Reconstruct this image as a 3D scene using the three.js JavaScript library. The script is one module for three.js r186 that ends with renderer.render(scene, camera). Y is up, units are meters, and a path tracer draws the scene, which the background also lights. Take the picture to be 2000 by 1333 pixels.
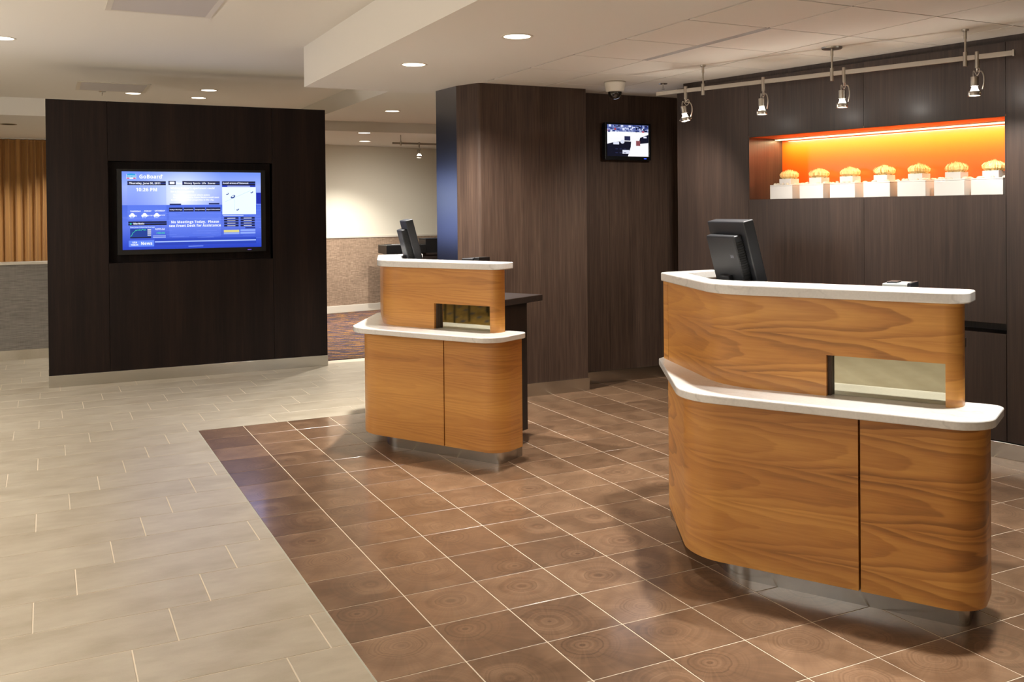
import * as THREE from 'three';
import { mergeGeometries } from 'three/addons/utils/BufferGeometryUtils.js';
import { RoundedBoxGeometry } from 'three/addons/geometries/RoundedBoxGeometry.js';
import { RectAreaLightUniformsLib } from 'three/addons/lights/RectAreaLightUniformsLib.js';

// ------------------------------------------------------------------ camera, exposure
const scene = new THREE.Scene();
scene.background = new THREE.Color(0x05060a);
const F = 1860.06, W = 2000, H = 1333;
const camera = new THREE.PerspectiveCamera(THREE.MathUtils.radToDeg(2 * Math.atan(H / 2 / F)), W / H, 0.05, 60);
camera.position.set(-0.9192, 1.4838, 6.8581);
{
  const r = new THREE.Vector3(0.893445, -0.009201, 0.449078), d = new THREE.Vector3(-0.012358, -0.999915, 0.004098), f = new THREE.Vector3(0.449003, -0.009211, -0.893483);
  camera.quaternion.setFromRotationMatrix(new THREE.Matrix4().makeBasis(r, d.clone().negate(), f.clone().negate()));
}
camera.setViewOffset(W, H, -23.6, 234.6, W, H);   // shift lens: level camera, raised horizon
camera.updateProjectionMatrix();
const renderer = new THREE.WebGLRenderer({ antialias: true });
renderer.toneMapping = THREE.LinearToneMapping;
renderer.toneMappingExposure = 0.96;
renderer.shadowMap.enabled = true;
RectAreaLightUniformsLib.init();
const WARM = new THREE.Color(1.0, 0.96, 0.905);          // halogen downlights
const HALO = new THREE.Color(1.0, 0.95, 0.88);          // track spots
const DOWN_I = 8, FAR_I = 38, SOFFIT_I = 24, TRACK_I = 4.2, SPILL_I = 0.26, FILL_GLOBE_I = 8.4;

// ------------------------------------------------------------------ helpers
let seed = 7;
const rnd = () => { seed |= 0; seed = seed + 0x6D2B79F5 | 0; let t = Math.imul(seed ^ seed >>> 15, 1 | seed); t = t + Math.imul(t ^ t >>> 7, 61 | t) ^ t; return ((t ^ t >>> 14) >>> 0) / 4294967296; };
const rr = (a, b) => a + (b - a) * rnd();
const V = (x, y, z) => new THREE.Vector3(x, y, z);
const names = new Map();
function numbered(n) { const k = names.get(n) ?? 0; names.set(n, k + 1); return k ? n + '_' + String(k).padStart(3, '0') : n; }
function tag(o, label, category, group, kind) {
  if (label) o.userData.label = label; if (category) o.userData.category = category;
  if (group) o.userData.group = group; if (kind) o.userData.kind = kind; return o;
}
function thing(name, label, category, pos = [0, 0, 0], ry = 0, group) {
  const g = new THREE.Group(); g.name = numbered(name); g.position.set(...pos); g.rotation.y = ry; scene.add(g);
  return tag(g, label, category, group);
}
function struct(name, label, category) { const g = new THREE.Group(); g.name = name; names.set(name, 1); scene.add(g); return tag(g, label, category, null, 'structure'); }
function mesh(name, geo, mat, parent) {
  const m = new THREE.Mesh(Array.isArray(geo) ? merge(geo) : geo, mat); m.name = name; m.castShadow = m.receiveShadow = true; parent.add(m); return m;
}
function merge(list) {
  const l = list.map(g => { const h = g.index ? g.toNonIndexed() : g; for (const k of Object.keys(h.attributes)) if (!['position', 'normal', 'uv'].includes(k)) h.deleteAttribute(k); return h; });
  return mergeGeometries(l);
}
// box from corner to corner, uv in metres
function box(x0, x1, y0, y1, z0, z1) {
  const g = new THREE.BoxGeometry(x1 - x0, y1 - y0, z1 - z0); g.translate((x0 + x1) / 2, (y0 + y1) / 2, (z0 + z1) / 2); return metreUV(g);
}
function rbox(x0, x1, y0, y1, z0, z1, r = 0.004, seg = 2) {
  const g = new RoundedBoxGeometry(x1 - x0, y1 - y0, z1 - z0, seg, r); g.translate((x0 + x1) / 2, (y0 + y1) / 2, (z0 + z1) / 2); return metreUV(g);
}
function metreUV(g) {
  const p = g.attributes.position, n = g.attributes.normal, uv = new Float32Array(p.count * 2);
  for (let i = 0; i < p.count; i++) {
    const ax = Math.abs(n.getX(i)), ay = Math.abs(n.getY(i)), az = Math.abs(n.getZ(i));
    if (ay >= ax && ay >= az) { uv[2 * i] = p.getX(i); uv[2 * i + 1] = p.getZ(i); }
    else if (ax >= az) { uv[2 * i] = p.getZ(i); uv[2 * i + 1] = p.getY(i); }
    else { uv[2 * i] = p.getX(i); uv[2 * i + 1] = p.getY(i); }
  }
  g.setAttribute('uv', new THREE.BufferAttribute(uv, 2)); return g;
}
// polyline [[x, z, radius?], ...] with rounded corners
function fillet(pts, steps = 12, closed = false) {
  const out = [], n = pts.length;
  for (let i = 0; i < n; i++) {
    const [x, z, r = 0] = pts[i];
    if (!r || (!closed && (i === 0 || i === n - 1))) { out.push([x, z]); continue; }
    const a = pts[(i + n - 1) % n], b = pts[(i + 1) % n];
    const v1 = new THREE.Vector2(a[0] - x, a[1] - z).normalize(), v2 = new THREE.Vector2(b[0] - x, b[1] - z).normalize();
    const ang = Math.acos(THREE.MathUtils.clamp(v1.dot(v2), -1, 1)), dist = r / Math.tan(ang / 2);
    const c = v1.clone().add(v2).normalize().multiplyScalar(r / Math.sin(ang / 2)).add(new THREE.Vector2(x, z));
    const p1 = new THREE.Vector2(x, z).addScaledVector(v1, dist), p2 = new THREE.Vector2(x, z).addScaledVector(v2, dist);
    let a1 = Math.atan2(p1.y - c.y, p1.x - c.x), a2 = Math.atan2(p2.y - c.y, p2.x - c.x), da = a2 - a1;
    while (da > Math.PI) da -= 2 * Math.PI; while (da < -Math.PI) da += 2 * Math.PI;
    for (let k = 0; k <= steps; k++) { const t = a1 + da * k / steps; out.push([c.x + r * Math.cos(t), c.y + r * Math.sin(t)]); }
  }
  return out;
}
// horizontal slab from an outline in (x, z)
function slab(outline, y0, y1, bev = 0.004) {
  const sh = new THREE.Shape(outline.map(([x, z]) => new THREE.Vector2(x, -z)));
  const g = new THREE.ExtrudeGeometry(sh, { depth: y1 - y0 - 2 * bev, bevelEnabled: bev > 0, bevelThickness: bev, bevelSize: bev, bevelOffset: -bev, bevelSegments: 2, steps: 1, curveSegments: 4 });
  g.rotateX(-Math.PI / 2); g.translate(0, y0 + bev, 0); return g;
}
function pathLengths(path) { const L = [0]; for (let i = 1; i < path.length; i++) L.push(L[i - 1] + Math.hypot(path[i][0] - path[i - 1][0], path[i][1] - path[i - 1][1])); return L; }
// piece of a polyline where the x coordinate or arc length lies in [a, b] (arc length)
function cutPath(path, a, b) {
  const L = pathLengths(path), at = s => { let i = 1; while (i < path.length - 1 && L[i] < s) i++; const t = (s - L[i - 1]) / (L[i] - L[i - 1]); return [path[i - 1][0] + t * (path[i][0] - path[i - 1][0]), path[i - 1][1] + t * (path[i][1] - path[i - 1][1])]; };
  const out = [at(a)]; path.forEach((p, i) => { if (L[i] > a + 1e-4 && L[i] < b - 1e-4) out.push(p); }); out.push(at(b)); return out;
}
// vertical curved panel: outer face follows the path (travelling right, the guest side on +z), uv = arc length, height
function ribbon(path, y0, y1, th, u0 = 0) {
  const L = pathLengths(path), n = path.length, nor = path.map((p, i) => {
    const a = path[Math.max(0, i - 1)], b = path[Math.min(n - 1, i + 1)], v = new THREE.Vector2(b[0] - a[0], b[1] - a[1]).normalize(); return [-v.y, v.x];
  });
  const inn = path.map((p, i) => [p[0] - nor[i][0] * th, p[1] - nor[i][1] * th]);
  const P = [], N = [], U = [];
  const quad = (a, b, c, d, na, nb, nc, nd, ua, ub, uc, ud) => { for (const [p, q, u] of [[a, na, ua], [b, nb, ub], [c, nc, uc], [a, na, ua], [c, nc, uc], [d, nd, ud]]) { P.push(...p); N.push(...q); U.push(...u); } };
  for (let i = 0; i < n - 1; i++) {
    const j = i + 1, A = path[i], B = path[j], C = inn[i], D = inn[j], nA = [nor[i][0], 0, nor[i][1]], nB = [nor[j][0], 0, nor[j][1]], mA = nA.map(v => -v), mB = nB.map(v => -v), up = [0, 1, 0], dn = [0, -1, 0];
    const ua = u0 + L[i], ub = u0 + L[j];
    quad([A[0], y0, A[1]], [B[0], y0, B[1]], [B[0], y1, B[1]], [A[0], y1, A[1]], nA, nB, nB, nA, [ua, y0], [ub, y0], [ub, y1], [ua, y1]);
    quad([D[0], y0, D[1]], [C[0], y0, C[1]], [C[0], y1, C[1]], [D[0], y1, D[1]], mB, mA, mA, mB, [ub, y0], [ua, y0], [ua, y1], [ub, y1]);
    quad([A[0], y1, A[1]], [B[0], y1, B[1]], [D[0], y1, D[1]], [C[0], y1, C[1]], up, up, up, up, [ua, y1], [ub, y1], [ub, y1 + th], [ua, y1 + th]);
    quad([C[0], y0, C[1]], [D[0], y0, D[1]], [B[0], y0, B[1]], [A[0], y0, A[1]], dn, dn, dn, dn, [ua, y0 - th], [ub, y0 - th], [ub, y0], [ua, y0]);
  }
  const cap = (A, C, s, u) => { const e = new THREE.Vector2(A[0] - C[0], A[1] - C[1]).normalize(), q = [s * -e.y * -1, 0, s * e.x * -1].map(v => v || 0); const k = [s * e.y, 0, -s * e.x]; const nn = k; 
    if (s > 0) quad([A[0], y0, A[1]], [C[0], y0, C[1]], [C[0], y1, C[1]], [A[0], y1, A[1]], nn, nn, nn, nn, [u, y0], [u + th, y0], [u + th, y1], [u, y1]);
    else quad([C[0], y0, C[1]], [A[0], y0, A[1]], [A[0], y1, A[1]], [C[0], y1, C[1]], nn, nn, nn, nn, [u + th, y0], [u, y0], [u, y1], [u + th, y1]); };
  cap(path[0], inn[0], -1, u0); cap(path[n - 1], inn[n - 1], 1, u0 + L[n - 1]);
  const g = new THREE.BufferGeometry();
  g.setAttribute('position', new THREE.Float32BufferAttribute(P, 3)); g.setAttribute('normal', new THREE.Float32BufferAttribute(N, 3)); g.setAttribute('uv', new THREE.Float32BufferAttribute(U, 2)); return g;
}
function cyl(x, y0, y1, z, r0, r1 = r0, seg = 20) { const g = new THREE.CylinderGeometry(r1, r0, y1 - y0, seg); g.translate(x, (y0 + y1) / 2, z); return g; }
function tube(points, r, seg = 24, rad = 8) { return new THREE.TubeGeometry(new THREE.CatmullRomCurve3(points.map(p => V(...p))), seg, r, rad, false); }
function lathe(pts, seg = 28) { return new THREE.LatheGeometry(pts.map(p => new THREE.Vector2(...p)), seg); }

// ------------------------------------------------------------------ textures
const hash = (x, y, s) => { let h = Math.imul(x | 0, 374761393) + Math.imul(y | 0, 668265263) + Math.imul(s | 0, 1442695041) | 0; h = Math.imul(h ^ h >>> 13, 1274126177); return ((h ^ h >>> 16) >>> 0) / 4294967296; };
function vn(x, y, s, px = 0, py = 0) {      // value noise, optionally periodic
  const xi = Math.floor(x), yi = Math.floor(y), fx = x - xi, fy = y - yi, w = t => t * t * (3 - 2 * t);
  const m = (v, p) => p ? ((v % p) + p) % p : v;
  const a = hash(m(xi, px), m(yi, py), s), b = hash(m(xi + 1, px), m(yi, py), s), c = hash(m(xi, px), m(yi + 1, py), s), d = hash(m(xi + 1, px), m(yi + 1, py), s);
  const u = w(fx), v = w(fy); return a + (b - a) * u + (c - a) * v + (a - b - c + d) * u * v;
}
function fbm(x, y, s, o = 4, px = 0, py = 0) { let r = 0, a = 0.5, f = 1; for (let i = 0; i < o; i++) { r += a * vn(x * f, y * f, s + i * 17, px * f, py * f); a *= 0.5; f *= 2; } return r / (1 - Math.pow(0.5, o)); }
const mix = (a, b, t) => a + (b - a) * t, sat = t => Math.max(0, Math.min(1, t)), sm = (a, b, t) => { t = sat((t - a) / (b - a)); return t * t * (3 - 2 * t); };
function tex(w, h, fn, sx, sy, srgb = true) {     // fn(u, v) -> [r, g, b] 0..255 (sRGB) ; sx, sy size in metres
  const d = new Uint8Array(w * h * 4);
  for (let y = 0; y < h; y++) for (let x = 0; x < w; x++) { const c = fn((x + 0.5) / w, (y + 0.5) / h), i = 4 * (y * w + x); for (let k = 0; k < 3; k++) d[i + k] = Math.max(0, Math.min(255, c[k])); d[i + 3] = 255; }
  const t = new THREE.DataTexture(d, w, h, THREE.RGBAFormat); t.wrapS = t.wrapT = THREE.RepeatWrapping; t.magFilter = THREE.LinearFilter; t.minFilter = THREE.LinearMipmapLinearFilter; t.generateMipmaps = true;
  if (srgb) t.colorSpace = THREE.SRGBColorSpace; t.repeat.set(1 / sx, 1 / sy); t.needsUpdate = true; return t;
}
const ramp = (stops, t) => { t = sat(t) * (stops.length - 1); const i = Math.min(stops.length - 2, Math.floor(t)), f = t - i; return [0, 1, 2].map(k => mix(stops[i][k], stops[i + 1][k], f)); };
// figured cherry veneer, grain running along u
const cherry = (s, freq, curve, con) => tex(1024, 512, (u, v) => {      // sequence-matched leaves, cathedral tips along the grain
  const x = u * 2, y = v, leaf = Math.floor(y * 6), yl = (y * 6 - leaf - 0.5 + 0.22 * (fbm(x * 1.5, y * 1, s + 2, 2, 3, 1) - 0.5)) / 6;
  const wob = (fbm(x * 3, y * 6, s + 5, 3, 6, 6) - 0.5) * 1.3 + (fbm(x * 7, y * 30, s + 6, 3, 14, 30) - 0.5) * 0.5;
  const q = x * freq + curve * yl * yl * freq + wob, ring = ((q % 1) + 1) % 1, id = ((Math.floor(q) % 6) + 6) % 6, amp = 0.3 + 0.7 * hash(id, 1, s);
  const line = (sm(0.1, 0.9, ring) * (1 - sm(0.92, 1, ring))) * amp;
  const broad = fbm(x * 1, y * 12, s + 9, 3, 2, 12), fine = vn(x * 8, y * 240, s + 3, 16, 240) * 0.6 + vn(x * 26, y * 420, s + 4, 52, 420) * 0.4;
  return ramp([[116, 73, 32], [182, 122, 56], [216, 158, 78]], 0.7 + (broad - 0.5) * 0.55 - line * con + (fine - 0.5) * 0.2);
}, 2, 1);
const cherryMap = cherry(11, 3, 90, 0.48), cherryMap2 = cherry(43, 2, 260, 0.2);
// dark veneer, grain running up v
const darkWood = (s, a, b, c, streak) => tex(512, 512, (u, v) => {
  const x = u * 1.2, y = v * 1.2;
  const wide = vn(x * 12, y * 0.8, s, 14, 1) * 0.5 + vn(x * 32, y * 1.6, s + 1, 38, 2) * 0.5, fine = vn(x * 150, y * 4, s + 2, 180, 5) * 0.6 + vn(x * 210, y * 9, s + 3, 252, 11) * 0.4;
  return ramp([a, b, c], 0.5 + (wide - 0.5) * streak + (fine - 0.5) * 0.55);
}, 1.2, 1.2);
const wengeMap = darkWood(3, [17, 10, 8], [29, 19, 15], [44, 30, 23], 0.7);
const columnMap = darkWood(5, [48, 36, 30], [72, 56, 46], [94, 75, 62], 0.3);
const zebraMap = darkWood(8, [36, 27, 23], [52, 40, 34], [70, 54, 45], 0.55);
const marbleMap = tex(512, 512, (u, v) => {
  const w = fbm(u * 4, v * 4, 5, 4, 4, 4), vein = 1 - Math.abs(fbm(u * 5 + w * 0, v * 9, 9, 4, 5, 9) - 0.5) * 2, k = sm(0.93, 1, vein) * sm(0.45, 0.7, fbm(u * 3, v * 3, 31, 3, 3, 3));
  const g = 226 + (w - 0.5) * 18 + (vn(u * 170, v * 170, 3, 170, 170) - 0.5) * 8 - k * 14; return [g, g - 3, g - 9];
}, 0.9, 0.9);
// end-grain tiles: growth rings around an off-centre pith
const ringTiles = []; for (let k = 0; k < 8; k++) {
  const cx = 0.5 + (hash(k, 1, 4) - 0.5) * 0.5, cy = 0.5 + (hash(k, 2, 4) - 0.5) * 0.5, tone = (hash(k, 3, 4) - 0.5);
  ringTiles.push(tex(256, 256, (u, v) => {
    const a = Math.atan2(v - cy, u - cx), r = Math.hypot(u - cx, (v - cy) * 1.1) * (1 + 0.22 * (fbm(Math.cos(a) * 1.6 + 5, Math.sin(a) * 1.6 + 5, k + 60, 3) - 0.5)) + 0.03 * fbm(u * 6, v * 6, k + 80, 3);
    const rings = (vn(r * 46, 0.5, k + 90) - 0.5) * 0.5 + (vn(r * 110, 0.5, k + 91) - 0.5) * 0.3, rays = vn(a * 22, r * 3, k + 97) * 0.18, core = -0.28 * sm(0.07, 0.0, r), cl = fbm(u * 3, v * 3, k + 70, 3) - 0.5;
    const t = 0.5 + rings * 0.95 * sm(0.85, 0.2, r) + rays - 0.09 + core + cl * 0.7 + tone * 0.6;
    return ramp([[82, 61, 45], [116, 89, 67], [146, 116, 90]], t);
  }, 1, 1));
}
const stoneTiles = []; for (let k = 0; k < 5; k++) stoneTiles.push(tex(256, 128, (u, v) => {
  const x = u * 2 + k * 7.3, y = v + k * 3.1, cl = fbm(x * 2.2, y * 3.4, k + 5, 6), st = fbm(x * 3, y * 10, k + 15, 4), gr = vn(u * 250, v * 130, k + 3);
  return ramp([[162, 150, 128], [177, 166, 146], [190, 180, 160]], 0.5 + (cl - 0.5) * 1.0 + (st - 0.5) * 0.4 + (gr - 0.5) * 0.14 + (hash(k, 9, 2) - 0.5) * 0.06);
}, 1, 1));
const carpetMap = tex(512, 512, (u, v) => {
  const x = u * 1.5, y = v * 1.5, sl = x * 0.6 - y;
  const n = vn(x * 12, sl * 44, 4) * 0.65 + vn(x * 90, y * 90, 6) * 0.35, line = Math.abs(((y * 6.2 + 0.16 * Math.sin(x * 9)) % 1) - 0.5) < 0.1 && vn(x * 9, y * 6.2, 12) > 0.28;
  if (line) return [40, 34, 74];
  return ramp([[30, 22, 28], [76, 52, 34], [150, 102, 46]], n * 1.5 - 0.22);
}, 1.5, 1.5);
const goldCarpetMap = tex(512, 512, (u, v) => {
  const x = u * 2, y = v * 2, n = vn(x * 8, y * 60, 4) * 0.6 + vn(x * 60, y * 60, 6) * 0.4, gx = (x * 2) % 1, gy = (y * 3 + Math.floor(x * 2) * 0.5) % 1;
  if (gx > 0.25 && gx < 0.75 && gy > 0.42 && gy < 0.6) return [38, 52, 82];
  return ramp([[92, 70, 22], [140, 108, 36], [170, 134, 50]], n);
}, 2, 2);
const linenMap = tex(384, 384, (u, v) => {
  const a = vn(u * 190, v * 26, 2, 190, 26), b = vn(u * 20, v * 190, 3, 20, 190), c = fbm(u * 3, v * 3, 8, 3, 3, 3);
  return ramp([[112, 94, 77], [146, 123, 102], [176, 152, 128]], 0.5 + (a - 0.5) * 0.35 + (b - 0.5) * 0.6 + (c - 0.5) * 0.3);
}, 0.9, 0.9);
const greyLinenMap = tex(384, 384, (u, v) => {
  const a = vn(u * 120, v * 16, 2, 120, 16), b = vn(u * 14, v * 190, 3, 14, 190);
  return ramp([[104, 98, 91], [130, 124, 116], [148, 142, 134]], 0.5 + (a - 0.5) * 0.15 + (b - 0.5) * 0.6);
}, 0.9, 0.9);
const brushMap = tex(256, 64, (u, v) => { const g = 150 + (vn(u * 4, v * 60, 3, 4, 60) - 0.5) * 70; return [g, g, g]; }, 0.8, 0.1, false);
const plasterBump = tex(256, 256, (u, v) => { const g = 128 + (fbm(u * 60, v * 60, 4, 2, 60, 60) - 0.5) * 90; return [g, g, g]; }, 0.5, 0.5, false);

const std = o => new THREE.MeshStandardMaterial(o), phys = o => new THREE.MeshPhysicalMaterial(o);
const M = {
  cherry: phys({ map: cherryMap, roughness: 0.38, clearcoat: 0.35, clearcoatRoughness: 0.22 }),
  cherryPlain: phys({ map: cherryMap2, roughness: 0.38, clearcoat: 0.35, clearcoatRoughness: 0.22 }),
  wenge: phys({ map: wengeMap, roughness: 0.58, specularIntensity: 0.35 }),
  columnWood: phys({ map: columnMap, roughness: 0.55, specularIntensity: 0.4 }),
  zebra: phys({ map: zebraMap, roughness: 0.42, specularIntensity: 0.6, clearcoat: 0.15, clearcoatRoughness: 0.25 }),
  cabinet: std({ map: wengeMap, roughness: 0.5 }),
  marble: phys({ map: marbleMap, roughness: 0.22, clearcoat: 0.4, clearcoatRoughness: 0.1 }),
  white: std({ color: 0xdfd9cf, roughness: 0.9, bumpMap: plasterBump, bumpScale: 0.0004 }),
  ceilTile: std({ color: 0xe2dace, roughness: 0.95, bumpMap: plasterBump, bumpScale: 0.0006 }),
  cream: std({ color: 0xddd6c4, roughness: 0.9 }),
  steel: std({ color: 0xc4c1bb, metalness: 1, roughness: 0.36, roughnessMap: brushMap }),
  nickel: std({ color: 0xb6aea2, metalness: 1, roughness: 0.3 }),
  chrome: std({ color: 0xd8d6d2, metalness: 1, roughness: 0.12 }),
  mirror: std({ color: 0xcdcdbb, metalness: 1, roughness: 0.03 }),
  glassEdge: std({ color: 0x9fae7c, roughness: 0.15 }),
  black: std({ color: 0x0c0c0d, roughness: 0.35 }),
  blackMatte: std({ color: 0x0a0a0a, roughness: 0.8 }),
  charcoal: std({ color: 0x17191e, roughness: 0.5 }),
  charcoal2: std({ color: 0x121419, roughness: 0.55 }),
  grey: std({ color: 0xa9aca8, roughness: 0.5 }),
  grout: std({ color: 0xd8cab4, roughness: 0.95 }),
  lip: std({ color: 0xb4b5a6, roughness: 0.5 }),
  pot: phys({ color: 0xc0bcb6, roughness: 0.25, clearcoat: 0.4 }),
  orange: phys({ color: 0xe0560c, roughness: 0.3, clearcoat: 0.8, clearcoatRoughness: 0.05 }),
  pebble: std({ color: 0xb5ad9c, roughness: 0.6 }),
  petal: std({ color: 0xf8d890, roughness: 0.7, side: THREE.DoubleSide }),
  leaf: std({ color: 0x6a6038, roughness: 0.8 }),
  cream2: std({ color: 0xcfc6b6, roughness: 0.5 }),
  dome: phys({ color: 0x15130f, roughness: 0.06, clearcoat: 1 }),
  linen: std({ map: linenMap, roughness: 0.95 }),
  greyLinen: std({ map: greyLinenMap, roughness: 0.95 }),
  carpet: std({ map: carpetMap, roughness: 1 }),
  goldCarpet: std({ map: goldCarpetMap, roughness: 1 }),
  grille: std({ color: 0xc6beb8, roughness: 0.6 }),
  duct: std({ color: 0x6a6460, roughness: 0.8 }),
  slot: std({ color: 0x1c1a19, roughness: 0.8 }),
  curtain: phys({ color: 0xb98748, roughness: 0.9, transmission: 0.25, thickness: 0 }),
  night: std({ color: 0x0a0806, roughness: 0.2 }),
  bulb: std({ color: 0xffffff, emissive: 0xfff4e4, emissiveIntensity: 14 }),
  lens: std({ color: 0xffffff, emissive: 0xffeed6, emissiveIntensity: 5 }),
  led: std({ color: 0xffffff, emissive: 0xffdf9e, emissiveIntensity: 3.2 }),
  blueLed: std({ color: 0x2233ff, emissive: 0x3050ff, emissiveIntensity: 3 }),
};

// ------------------------------------------------------------------ floor
const T = 0.305, J = 0.0024;
const floor = struct('floor', 'beige stone tile lobby floor with an inlaid field of brown end-grain tiles', 'floor');
mesh('grout_bed', box(-9.6, 6.2, -0.12, -0.0015, -9.2, 9.6), M.grout, floor);
function tileGeo(w, d, uvw = 1, uvd = 1, uo = 0) {      // top slab with chamfered edges, uv 0..1 across the tile
  const c = 0.0008, y = 0, yb = -0.01, P = [], U = [], idx = [];
  const ring = (e, yy) => [[e, e], [w - e, e], [w - e, d - e], [e, d - e]].map(([x, z]) => { P.push(x, yy, z); U.push(uo + x / w * uvw, z / d * uvd); return P.length / 3 - 1; });
  const quad = (a, b, cc, dd) => idx.push(a, dd, cc, a, cc, b);
  const top = ring(c, y); quad(...top);
  for (const [e0, y0, e1, y1] of [[c, y, 0, y - c], [0, y - c, 0, yb]]) { const a = ring(e0, y0), b = ring(e1, y1); for (let k = 0; k < 4; k++) { const l = (k + 1) % 4; idx.push(a[k], a[l], b[l], a[k], b[l], b[k]); } }
  const g = new THREE.BufferGeometry(); g.setAttribute('position', new THREE.Float32BufferAttribute(P, 3)); g.setAttribute('uv', new THREE.Float32BufferAttribute(U, 2)); g.setIndex(idx);
  const h = g.toNonIndexed(); h.computeVertexNormals(); return h;
}
const brownMats = []; ringTiles.forEach((m, k) => { for (let q = 0; q < 2; q++) { const t = m.clone(); t.rotation = q * Math.PI / 2 + k; t.center.set(0.5, 0.5); t.rotation = (q * 2 + k % 2) * Math.PI / 2; t.needsUpdate = true; brownMats.push(phys({ map: t, roughness: 0.3, clearcoat: 0.45, clearcoatRoughness: 0.12, color: new THREE.Color().setScalar(0.9 + 0.1 * hash(k, q, 77)) })); } });
const stoneMats = stoneTiles.map(m => phys({ map: m, roughness: 0.42, clearcoat: 0.15, clearcoatRoughness: 0.3 }));
const brownGeo = tileGeo(T - 2 * J, T - 2 * J);
const stuffBrown = [];
for (let k = -1; k < 30; k++) for (let i = 0; i < 16; i++) {
  if (k < 0 && i < 10) continue;
  const x = i * T + J, z = k * T + J;
  if (x > 4.72) continue;
  const vis = k < 17 && !(k > 13 && i < 2) && x < 3.95 + k * T * 0.2;
  if (vis) { const m = new THREE.Mesh(brownGeo, brownMats[Math.floor(rnd() * brownMats.length)]); m.name = 'brown_tile'; m.position.set(x, 0, z); m.receiveShadow = m.castShadow = true; floor.add(m); }
  else stuffBrown.push(brownGeo.clone().translate(x, 0, z));
}
tag(mesh('brown_tiles_beyond', stuffBrown, brownMats[2], floor), null, null, null, 'stuff');
const geoCache = new Map(), stuffStone = [];
for (let k = -30; k < 31; k++) {
  const z = k * T + J; let x0 = -0.064 - 0.1525 * (k + 1); x0 = ((x0 % 0.61) + 0.61) % 0.61 - 0.61 * 17;
  const lim = k >= 0 ? 0 : (z < -2.62 ? 1.55 : 3.06), carpetLim = -4.6;
  for (let n = 0; n < 26; n++) {
    let a = x0 + n * 0.61, b = a + 0.61; if (a >= lim || a < -9.6) continue; b = Math.min(b, lim);
    if (z > -4.3 && b <= carpetLim) continue;                     // lounge carpet lies there
    const w = Math.round((b - a) * 1000) / 1000 - 2 * J; if (w < 0.02) continue;
    const key = w.toFixed(3); if (!geoCache.has(key)) geoCache.set(key, tileGeo(w, T - 2 * J, w / 0.61, 1));
    const vis = (k < 0 ? a > -1.9 && z > -5.3 : b > -1.6 && k < 13);
    if (vis) { const m = new THREE.Mesh(geoCache.get(key), stoneMats[Math.floor(rnd() * 5)]); m.name = 'beige_tile'; m.position.set(a + J, 0, z); m.receiveShadow = m.castShadow = true; floor.add(m); }
    else stuffStone.push(geoCache.get(key).clone().translate(a + J, 0, z));
  }
}
tag(mesh('beige_tiles_beyond', stuffStone, stoneMats[1], floor), null, null, null, 'stuff');
mesh('edge_strip', [box(-0.004, 0.0, -0.006, 0.0006, 0, 9.4), box(0, 3.0, -0.006, 0.0006, -0.003, 0.0)], M.lip, floor);
const carpet = struct('floor_carpet', 'brown and purple patterned carpet in the room behind the dark media wall', 'carpet');
mesh('pile', box(1.56, 6.1, -0.004, 0.006, -8.2, -2.62), M.carpet, carpet);
const carpet2 = struct('floor_lounge_carpet', 'gold carpet with dark blue dashes in the lounge', 'carpet');
mesh('pile', box(-9.6, -4.65, -0.004, 0.006, -4.3, 9.5), M.goldCarpet, carpet2);

// ------------------------------------------------------------------ ceilings
const UP = 2.82, LO = 2.5, XS = 0.94, XT = 2.15, ZS = -0.73, XB = 1.985;
const ceiling = struct('ceiling', 'white plaster ceiling with a dropped soffit over the reception desks', 'ceiling');
mesh('upper_ceiling', [box(-9.6, XB, UP, UP + 0.2, -5.2, ZS), box(-9.6, XS, UP, UP + 0.2, ZS, 9.6)], M.white, ceiling);
mesh('soffit', box(XS, XT - 0.012, LO, UP + 0.2, ZS, 9.6), M.white, ceiling);
mesh('low_ceiling', [box(XB, 6.2, 2.635, UP + 0.2, -4.7, ZS - 0.001), box(XB, 6.2, LO + 0.01, UP + 0.2, -8.4, -4.7), box(XT, 6.2, 2.62, UP + 0.2, ZS, 9.6)], M.white, ceiling);
mesh('window_soffit', box(-9.6, XB - 0.001, 2.62, UP + 0.2, -9.2, -5.2), M.white, ceiling);
const gridX = [XT, 2.70, 3.31, 3.92, 4.53, 5.14], zl = []; for (let m = -6; m < 12; m++) zl.push(2.715 + 0.617 * m);
for (let i = 0; i < gridX.length - 1; i++) for (let j = 0; j < zl.length - 1; j++) {
  const z0 = Math.max(zl[j], -0.5), z1 = zl[j + 1]; if (z1 < -0.3) continue;
  const g = i === 0 ? 0.0 : 0.003, slotE = 0.02;
  let xa = gridX[i] + 0.006, xb = gridX[i + 1] - 0.006;
  if (z0 > 1.4 && z1 < 2.75) { if (i === 0) xb -= slotE; if (i === 1) xa += slotE; }
  mesh('ceiling_tile', box(xa, xb, LO, LO + 0.022, z0 + 0.006, z1 - 0.006), M.ceilTile, ceiling);
}
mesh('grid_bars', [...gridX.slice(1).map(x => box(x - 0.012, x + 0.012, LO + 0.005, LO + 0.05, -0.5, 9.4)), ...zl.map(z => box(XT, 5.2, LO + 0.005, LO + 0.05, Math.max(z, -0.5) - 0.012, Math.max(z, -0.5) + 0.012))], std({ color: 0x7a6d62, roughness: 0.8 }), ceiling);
mesh('plenum', box(XT, 6.2, LO + 0.051, 2.619, ZS, 9.6), M.cream2, ceiling);

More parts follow.
